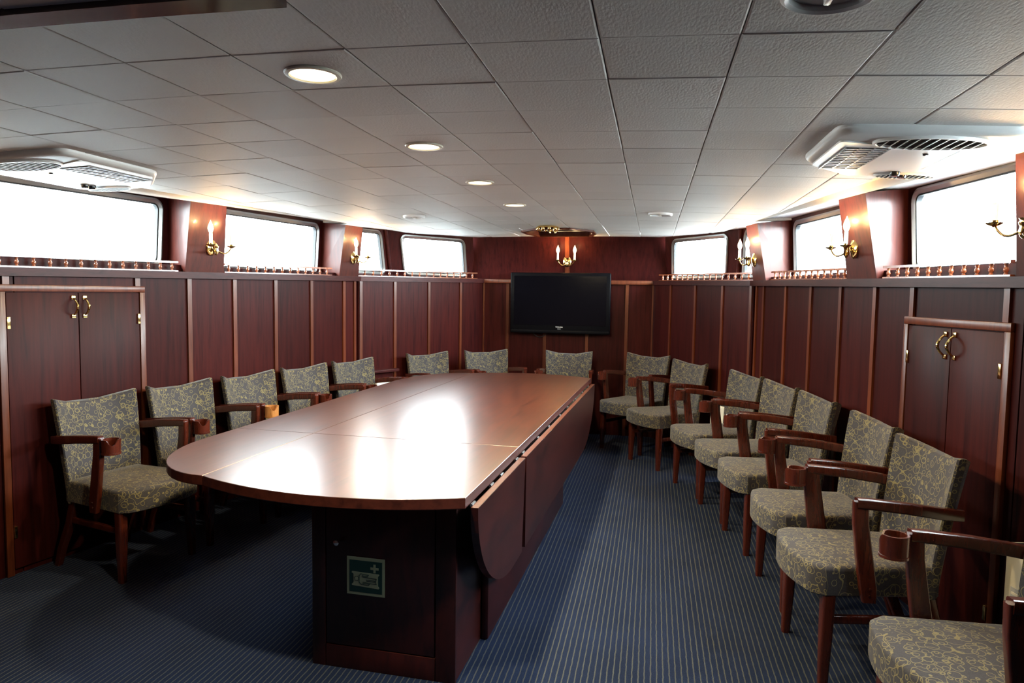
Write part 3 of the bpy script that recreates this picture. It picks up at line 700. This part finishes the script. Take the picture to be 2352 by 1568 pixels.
# ------------------------------------------------------------------ ceiling air conditioners
def rr_poly(pts, r, n=5):
    out = []; k = len(pts)
    for i in range(k):
        p, a, b = Vector(pts[i]), Vector(pts[i - 1]), Vector(pts[(i + 1) % k]); u = (a - p).normalized(); v = (b - p).normalized()
        for j in range(n + 1):
            t = j / n; q = p + u * r * (1 - t) ** 2 + v * r * t ** 2; out.append((q.x, q.y))
    return out
def aircon(s, label):
    # local x = outboard, y = forward; origin at the ceiling
    w0 = 1.75; x0 = XC + s * w0; e = empty('air_conditioner', (x0, 2.825, cz(x0) - .004)); e.rotation_euler = (0, math.atan(2 * .01427 * s * w0), 0); e.scale = (1, 1, .68)
    tag(e, label, 'air conditioner', 'ceiling air conditioners')
    pts = [(-.31, -.41), (.24, -.41), (.30, -.34), (.30, .34), (.24, .42), (-.06, .42), (-.31, .14)]
    pts = [(s * x, y) for x, y in pts]
    if s < 0: pts.reverse()
    def ring(k, z): return [(x * k, y * k, z) for x, y in rr_poly(pts, .06)]
    MB().loft([ring(1, .006), ring(1, -.006), ring(.99, -.016), ring(.965, -.026), ring(.92, -.033), ring(.5, -.035)]).build('housing', 'white', e)
    def pl(x, y): return (s * x, y)
    # filter cover along the inboard side
    def plate(poly, z0, z1, nm, m, par):
        p = rr_poly([pl(*q) for q in (poly if s > 0 else poly[::-1])], .025)
        return MB().loft([[(x, y, z0) for x, y in p], [(x, y, z1 + .003) for x, y in p], [(x * .995 + s * -.001, y * .995, z1) for x, y in p]]).build(nm, m, par)
    fg = plate([(-.275, -.29), (-.10, -.235), (-.02, .335), (-.09, .36), (-.275, .15)], -.028, -.041, 'filter_cover', 'white', e)
    def gb(xa, xb, ya, yb, za, zb, nm, m, par, bev=.001):
        xa, xb = sorted((s * xa, s * xb)); return MB().bbox(xa, xb, ya, yb, za, zb, bev).build(nm, m, par)
    gx0, gx1, gy0, gy1 = -.235, -.095, -.20, .20
    gb(gx0, gx1, gy0, gy1, -.0425, -.040, 'filter_mesh', 'dark', fg)
    for k in range(13):
        y = gy0 + (gy1 - gy0) * (k + .5) / 13; gb(gx0, gx1, y - .007, y + .007, -.046, -.042, 'slat', 'grey', fg)
    for q in range(4): xx = gx0 + (gx1 - gx0) * q / 3; gb(xx - .003, xx + .003, gy0, gy1, -.047, -.042, 'rib', 'grey', fg)
    for ye, rx, ry in ((-.285, .165, .085), (.33, .11, .05)):
        cx = .0 if ye < 0 else .12
        def ov(k, z, kk=None): return [(s * cx + rx * k * math.cos(t), ye + ry * (kk or k) * math.sin(t), z) for t in [2 * math.pi * q / 32 for q in range(32)]]
        ol = MB().loft([ov(1.07, -.030, 1.14), ov(1.05, -.046, 1.10), ov(1.0, -.047), ov(.98, -.034)], cap=(False, False)).build('outlet_rim', 'white', e)
        MB().loft([ov(1.0, -.0365), ov(.5, -.0365)], cap=(False, True)).build('outlet_dark_disc', 'dark', ol)  # flat dark ellipse on the housing, painted shade instead of a real recess
        n = 11
        for k in range(n):
            xx = -rx + 2 * rx * (k + 1) / (n + 1); hh = ry * math.sqrt(max(0, 1 - (xx / rx) ** 2)) * .99; c = s * cx + xx; lean = .006 * s
            MB().hexa([(c - .0014, ye - hh, -.047), (c + .0014, ye - hh, -.047), (c + .0014, ye + hh, -.047), (c - .0014, ye + hh, -.047),
                       (c + lean - .0014, ye - hh, -.036), (c + lean + .0014, ye - hh, -.036), (c + lean + .0014, ye + hh, -.036), (c + lean - .0014, ye + hh, -.036)]).build('louvre', 'white', ol)
    for kx, ky in ((.150, .20), (.150, .245)) if s < 0 else ((.065, .265), (.10, .30)):
        MB().lathe([(.019, -.033), (.019, -.050), (.015, -.060), (.002, -.061)], 18, (s * kx, ky, 0)).build('control_knob', 'knob', e)
    for kx, ky in ((.05, -.10), (.20, .33)): MB().lathe([(.009, -.03), (.009, -.042), (.001, -.043)], 12, (s * kx, ky, 0)).build('screw_cap', 'knob', e)
aircon(-1, 'white ceiling air conditioner above the large left window')
aircon(1, 'white ceiling air conditioner above the large right window')

# ------------------------------------------------------------------ television
tv = empty('television', (-.932, 7.20, 1.043)); tag(tv, 'black flat screen television on the front wall', 'television')
MB().bbox(-.515, .515, -.085, -.015, 0, .622, .012, 3).build('body', 'tvblack', tv)
MB().box(-.475, .475, -.0865, -.084, .085, .588).build('screen', 'tvscreen', tv)
MB().bbox(-.505, .505, -.092, -.084, .004, .034, .003).build('speaker_strip', 'tvblack', tv)
MB().box(-.2, .2, -.02, .012, .15, .45).build('wall_bracket', 'tvblack', tv)
def text(body, size, loc, parent, nm, m, rot=(math.pi / 2, 0, 0)):
    cu_ = bpy.data.curves.new(nm, 'FONT'); cu_.body = body; cu_.size = size; cu_.align_x = 'CENTER'; cu_.align_y = 'CENTER'; cu_.extrude = .0004
    t = bpy.data.objects.new(nm, cu_); COL.objects.link(t); bpy.context.view_layer.update()
    me = bpy.data.meshes.new_from_object(t.evaluated_get(bpy.context.evaluated_depsgraph_get())); bpy.data.objects.remove(t)
    me.materials.clear(); me.materials.append(M[m]); o = bpy.data.objects.new(nm, me); COL.objects.link(o); o.parent = parent; o.location = loc; o.rotation_euler = rot; return o
text('TOSHIBA', .019, (0, -.0868, .066), tv, 'lettering', 'silver')
text('REGZA', .011, (0, -.0868, .048), tv, 'lettering', 'silver')
cord = MB().tube([(-.932 - .30 + .17 * k / 8, 7.215, 1.05 - .055 * math.sin(math.pi * k / 8)) for k in range(9)], .004, 6).build('power_cord', 'rubber'); tag(cord, 'thin black cord looping below the television', 'cord')

# ------------------------------------------------------------------ drop leaf conference table
AZ = math.radians(-2.0)
tb = empty('conference_table', (-.6234, 2.3054, 0), AZ); tag(tb, 'long mahogany drop-leaf conference table, right leaves folded down', 'table')
TT, TK = .74, .04; SEAMX, CY = -1.056, .865
def arc_near(x): return -.10 + .12 * ((x + .528) / .528) ** 2
def arc_far(x): return 3.80 - .16 * ((x + .528) / .528) ** 2
def top_piece(poly, nm, m='table'):
    # slab with a small rounded arris
    def off(k):
        out = []; n = len(poly)
        for i in range(n):
            p, a, b = Vector(poly[i]), Vector(poly[i - 1]), Vector(poly[(i + 1) % n]); d1 = (p - a).normalized(); d2 = (b - p).normalized()
            n1 = Vector((-d1.y, d1.x)); n2 = Vector((-d2.y, d2.x)); nn = (n1 + n2); nn = nn / max(.3, nn.length_squared) * 2
            out.append((p.x + nn.x * k, p.y + nn.y * k))
        return out
    e = off(.0015)
    b = MB(); b.loft([[(x, y, TT - .0015) for x, y in poly], [(x, y, TT) for x, y in e]], cap=(False, True), smooth=False)
    o = b.build(nm, m, tb)
    b2 = MB(); b2.loft([[(x, y, TT - TK) for x, y in e], [(x, y, TT - TK + .003) for x, y in poly], [(x, y, TT - .0015) for x, y in poly]], cap=(True, False), smooth=False)
    b2.build('edge_band', 'edge', o); return o
G = .0014
xs = [SEAMX + G + (0 - SEAMX - G) * k / 20 for k in range(21)]
top_piece([(x, arc_near(x)) for x in xs] + [(0, CY - G), (SEAMX + G, CY - G)], 'top_board')
top_piece([(SEAMX + G, CY + G), (0, CY + G)] + [(x, arc_far(x)) for x in reversed(xs)], 'top_board')
LWD = .43
def leaf_outline(near):
    pts = []
    for k in range(15):
        t = math.pi / 2 * k / 14; ax = LWD * math.sin(t); e = 2.0
        if near: pts.append((ax, .02 + .60 * (1 - math.cos(t))))
        else: pts.append((ax, 3.64 - .74 * (1 - math.cos(t))))
    return pts
nl = leaf_outline(True); flf = leaf_outline(False)
top_piece([(SEAMX - G, CY - G)] + [(SEAMX - G - a, CY - G) if False else (SEAMX - G - LWD, CY - G) for a in (0,)] + [(SEAMX - G - a, y) for a, y in reversed(nl)], 'raised_leaf')
top_piece([(SEAMX - G - a, y) for a, y in flf][::1] + [(SEAMX - G - LWD, CY + G), (SEAMX - G, CY + G)], 'raised_leaf')
# hanging leaves on the right
def hang(pts, nm, tilt=0):
    b = MB(); n = len(pts)
    x0, x1 = .008, .036
    b.loft([[(x0, y, z) for y, z in pts], [(x1, y, z) for y, z in pts]], smooth=False)
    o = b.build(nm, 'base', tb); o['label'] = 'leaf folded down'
    ys = [p[0] for p in pts]; return o
ZL = .694
near_pts = [(.055 + .775 * 0 + .0, ZL)] + []
near_pts = [(.058 + .60 * (1 - math.cos(math.pi / 2 * k / 14)) * .95, ZL - LWD * math.sin(math.pi / 2 * k / 14)) for k in range(15)] + [(.80, ZL - LWD), (.848, ZL)]
far_pts = [(.872, ZL), (.868, ZL - LWD)] + [(3.61 - .74 * (1 - math.cos(math.pi / 2 * k / 14)), ZL - LWD * math.sin(math.pi / 2 * k / 14)) for k in reversed(range(15))]
h1 = hang(near_pts, 'hanging_leaf'); h2 = hang(far_pts, 'hanging_leaf')
MB().box(.009, .035, .060, .846, ZL, ZL + .0012).build('leaf_edge', 'batten', h1); MB().box(.009, .035, .874, 3.60, ZL, ZL + .0012).build('leaf_edge', 'batten', h2)
for y in (.10, .36, .52, .80, .94, 1.30, 1.62, 2.0, 2.32, 2.68, 3.05, 3.42):
    MB().tube([(.004, y - .022, .697), (.004, y + .022, .697)], .0055, 8).build('hinge', 'steel', tb)
# pedestal
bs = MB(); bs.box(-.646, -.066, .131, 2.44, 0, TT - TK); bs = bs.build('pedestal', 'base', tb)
MB().bbox(-.646, -.590, .115, .133, 0, TT - TK, .002).build('door_stile', 'base', bs); MB().bbox(-.140, -.062, .115, .133, 0, TT - TK, .002).build('door_stile', 'base', bs)
MB().bbox(-.588, -.142, .115, .133, 0, .088, .002).build('plinth', 'base', bs)
dr = MB().bbox(-.587, -.146, .117, .133, .092, TT - TK - .004, .002).build('pedestal_door', 'base', tb)
MB().lathe([(.004, 0), (.004, -.012), (.010, -.018), (.011, -.024), (.006, -.028), (.001, -.029)], 14, (-.534, .117, .50), 'y').build('door_knob', 'steel', dr)
MB().bbox(-.060, -.032, .467, 2.44, 0.004, .66, .003).build('gate_panel', 'base', tb)
gp = MB().bbox(-.014, .014, -.40, 0, .004, .66, .003).build('gate_panel', 'base', tb); gp.location = (-.662, 1.6, 0); gp.rotation_euler = (0, 0, math.radians(-62)); 
# stretcher sign on the pedestal
sg = empty('stretcher_sign', tb.matrix_basis @ Vector((-.42, .1135, .374)), AZ); sg.rotation_euler = (0, 0, AZ); tag(sg, 'square green first aid stretcher sign on the table pedestal', 'sign')
R90 = lambda x0, x1, z0, z1, d, nm, m, par: MB().box(x0, x1, -d, -d + .0012, z0, z1).build(nm, m, par)
pt = R90(-.0775, .0775, -.0735, .0735, .001, 'plate', 'lumcream', sg)
R90(-.067, .067, -.063, .061, .0016, 'green_field', 'signgreen', sg)
def flat(poly, d, nm, m):
    return MB().loft([[(x, -d, z) for x, z in poly], [(x, -d + .0008, z) for x, z in poly]], smooth=False).build(nm, m, sg)
c = (.036, .034); a, w = .0165, .0045
flat([(c[0] - w, c[1] - a), (c[0] + w, c[1] - a), (c[0] + w, c[1] - w), (c[0] + a, c[1] - w), (c[0] + a, c[1] + w), (c[0] + w, c[1] + w), (c[0] + w, c[1] + a), (c[0] - w, c[1] + a), (c[0] - w, c[1] + w), (c[0] - a, c[1] + w), (c[0] - a, c[1] - w), (c[0] - w, c[1] - w)], .0024, 'cross', 'lumcream')
flat([(-.058, .012), (-.055, .017), (.055, .014), (.055, .010), (.050, .004), (.050, -.032), (.056, -.038), (.053, -.043), (-.056, -.038), (-.057, -.033), (-.050, -.027), (-.050, .007)], .0024, 'stretcher', 'lumcream')
flat([(-.0365 + .0095 * math.cos(t), -.010 + .0095 * math.sin(t)) for t in [2 * math.pi * k / 20 for k in range(20)]], .0030, 'figure_head_outline', 'signgreen')
flat([(-.0365 + .0075 * math.cos(t), -.010 + .0075 * math.sin(t)) for t in [2 * math.pi * k / 20 for k in range(20)]], .0036, 'figure_head', 'lumcream')
def line(pts, wd=.0022):
    for (xa, za), (xb, zb) in zip(pts[:-1], pts[1:]):
        d = Vector((xb - xa, zb - za)); n = Vector((-d.y, d.x)).normalized() * wd / 2; e = d.normalized() * wd / 2
        flat([(xa - e.x - n.x, za - e.y - n.y), (xb + e.x - n.x, zb + e.y - n.y), (xb + e.x + n.x, zb + e.y + n.y), (xa - e.x + n.x, za - e.y + n.y)], .0031, 'figure_line', 'signgreen')
line([(.012, .007), (-.020, .010), (-.026, .002), (-.026, -.024), (-.018, -.031), (.012, -.033)]); line([(.012, .007), (.008, .001), (-.014, .003)]); line([(.012, -.033), (.016, -.028), (-.012, -.026)])
line([(-.014, -.002), (.044, -.005), (.042, -.013), (.004, -.011)]); line([(.004, -.016), (.042, -.018), (.044, -.026), (-.010, -.022)])

# ------------------------------------------------------------------ armchairs
def seat_mesh():
    def outline(k):
        pts = []; hf, hr, yf, yb = .233 - k, .205 - k, .215 - k, -.235 + k
        for q in range(13):
            u = -1 + 2 * q / 12; pts.append((hr * u, yb))
        for q in range(1, 8):
            t = q / 8; pts.append((hr + (hf - hr) * t, yb + (yf - .02 - yb) * t))
        for q in range(17):
            u = 1 - 2 * q / 16; au = abs(u); rc = .03 * max(0, (au - .86) / .14) ** 2
            pts.append((hf * u * (1 - .0 * au), yf + .052 * (1 - u * u) - rc))
        for q in range(1, 8):
            t = 1 - q / 8; pts.append((-(hr + (hf - hr) * t), yb + (yf - .02 - yb) * t))
        return pts
    rings = [[(x, y, z) for x, y in outline(k)] for k, z in ((.006, .352), (0, .357), (0, .375), (0, .446), (.002, .454), (.007, .460), (.014, .463), (.035, .467), (.09, .472), (.16, .475))]
    return MB().loft(rings)
def back_mesh():
    rings = []; nv = 15
    for i in range(nv + 4):
        v = min(1, max(0, (i - 2) / (nv - 1)))
        edge = {0: .55, 1: .85}.get(i, {nv + 2: .85, nv + 3: .5}.get(i, 1))
        zb = .352 + .493 * v; hw = .200 + .030 * v; yc = -.238 - .058 * v - .032 * v * v; ring = []
        if i == 0: zb -= .008
        if i == 1: zb -= .004
        if i == nv + 2: zb += .005
        if i == nv + 3: zb += .008
        th = .026 * edge
        K = 12
        prof = []
        for q in range(K + 1): u = -1 + 2 * q / K; prof.append((u, 1))
        prof += [(1.025, .5), (1.03, 0), (1.025, -.5)]
        for q in range(K + 1): u = 1 - 2 * q / K; prof.append((u, -1))
        prof += [(-1.025, -.5), (-1.03, 0), (-1.025, .5)]
        for u, t in prof:
            uu = max(-1, min(1, u)); y = yc + (.014 * uu * uu + .055 * max(0, (abs(uu) - .45) / .55) ** 1.4 - .018) * (.45 + .55 * v) + th * t * (.72 if abs(u) >= .99 and abs(t) == 1 else 1)
            ring.append((hw * u, y, zb - .010 * v * v + .040 * v * v * (abs(uu) ** 2.2)))
        rings.append(ring)
    return MB().loft(rings)
X, Y, Z = (1, 0, 0), (0, 1, 0), (0, 0, 1)
def make_chair():
    r = empty('armchair')
    seat_mesh().build('seat', 'fabric', r); back_mesh().build('backrest', 'fabric', r)
    for q in (-1, 1):
        MB().sweep([(q * .205, .165, .36), (q * .207, .168, .20), (q * .210, .172, 0)], [(.024, .024, X, Y), (.022, .022, X, Y), (.016, .016, X, Y)]).build('leg', 'chairwood', r)
        MB().sweep([(q * .180, -.200, .37), (q * .185, -.235, .24), (q * .192, -.295, .10), (q * .196, -.325, 0)], [(.018, .026, X, Y), (.018, .024, X, Y), (.017, .021, X, Y), (.015, .017, X, Y)]).build('leg', 'chairwood', r)
        MB().sweep([(q * .186, -.235, .255), (q * .204, .15, .255)], [(.010, .016, X, Z), (.010, .016, X, Z)]).build('stretcher', 'chairwood', r)
        MB().sweep([(q * .226, -.292, .672), (q * .246, -.20, .684), (q * .250, -.08, .700), (q * .251, .05, .712), (q * .251, .098, .715)],
                   [(.014, .021, X, Z), (.015, .022, X, Z), (.017, .021, X, Z), (.018, .020, X, Z), (.017, .019, X, Z)]).build('armrest', 'chairwood', r)
        ap = MB().sweep([(q * .250, .082, .721), (q * .250, .079, .64), (q * .250, .062, .52), (q * .249, .042, .40), (q * .248, .036, .345)],
                        [(.0145, .026, X, Y), (.014, .027, X, Y), (.0135, .030, X, Y), (.0135, .031, X, Y), (.012, .024, X, Y)]).build('arm_post', 'chairwood', r)
        for bz in (.372, .398): MB().lathe([(.001, q * .2655), (.005, q * .265), (.006, q * .262), (.006, q * .258)], 10, (0, .038, bz), 'x').build('bolt', 'steel' if False else 'chairwood', ap)
    cup = MB(); n = 28; R_, t = .042, .007; cx, cy, z0, z1 = .236, .150, .648, .721
    def top(a): # U-shaped notch at the front
        d = abs((a - math.radians(60) + math.pi) % (2 * math.pi) - math.pi); return z1 - .028 * max(0, 1 - (d / .62) ** 2)
    rings = []
    for rr, zf in ((R_ - t, z0), (R_, z0), (R_ + .001, None), (R_ - t, None), (R_ - t, z0)):
        rings.append([(cx + rr * math.cos(2 * math.pi * k / n), cy + rr * math.sin(2 * math.pi * k / n), z0 if zf else top(2 * math.pi * k / n)) for k in range(n)])
    cup.loft(rings, cap=(False, False)).build('cup_holder', 'chairwood', r)
    MB().lathe([(.001, z0 - .002), (R_ * .9, z0 - .002), (R_ + .002, z0), (R_ + .002, z0 + .008), (R_ * .8, z0 + .008), (.001, z0 + .006)], 28, (cx, cy, 0)).build('cup_base', 'chairwood', r)
    return r
ch0 = make_chair(); first = [True]
def chair(x, y, deg, label, pale=False):
    """x,y = floor point midway between the front legs, deg = facing direction"""
    r = ch0 if first[0] else copy_tree(ch0); first[0] = False
    a = math.radians(deg); r.rotation_euler = (0, 0, a - math.pi / 2); r.location = (x - .17 * math.cos(a), y - .17 * math.sin(a), 0)
    tag(r, label, 'chair', 'patterned armchairs along the walls')
    if pale:
        for c_ in [o for o in bpy.data.objects if o.parent == r and o.name.startswith('cup_')]:
            c_.data = c_.data.copy(); c_.data.materials[0] = M['cupwood']; c_['label'] = 'pale wooden cup holder'
    return r
CH = [(-2.488, 3.132, -12.0, 'patterned armchair nearest the camera on the left, before the cupboard'),
      (-2.386, 3.684, -12, 'second patterned armchair from the camera on the left wall'),
      (-2.272, 4.230, -13, 'patterned armchair on the left with a pale wooden cup holder'),
      (-2.160, 4.770, -16, 'fourth patterned armchair from the camera on the left wall'),
      (-2.030, 5.312, -20, 'fifth patterned armchair on the left, beside the white heater'),
      (-1.712, 6.042, -36, 'patterned armchair alone before the left front wall'),
      (-1.345, 6.440, -52, 'patterned armchair left of the television, in the corner'),
      (-.808, 6.525, -90, 'patterned armchair directly under the television'),
      (-.255, 6.495, -121, 'patterned armchair right of the television, in the corner'),
      (-.035, 6.025, -146, 'patterned armchair before the right front wall'),
      (.288, 5.308, -159, 'farthest of the row of armchairs on the right wall, beside the cream heater'),
      (.425, 4.785, -164.5, 'fifth armchair from the camera on the right wall'),
      (.520, 4.250, -169.5, 'fourth armchair from the camera on the right wall'),
      (.612, 3.552, -173, 'third armchair from the camera on the right wall, before the cupboard'),
      (.640, 2.935, -172, 'second armchair from the camera on the right, whole chair in view'),
      (.775, 2.110, -173, 'nearest armchair on the right, cut off by the photo edge')]
for k, (x, y, d, lb) in enumerate(CH): chair(x, y, d, lb, pale=(k == 2))
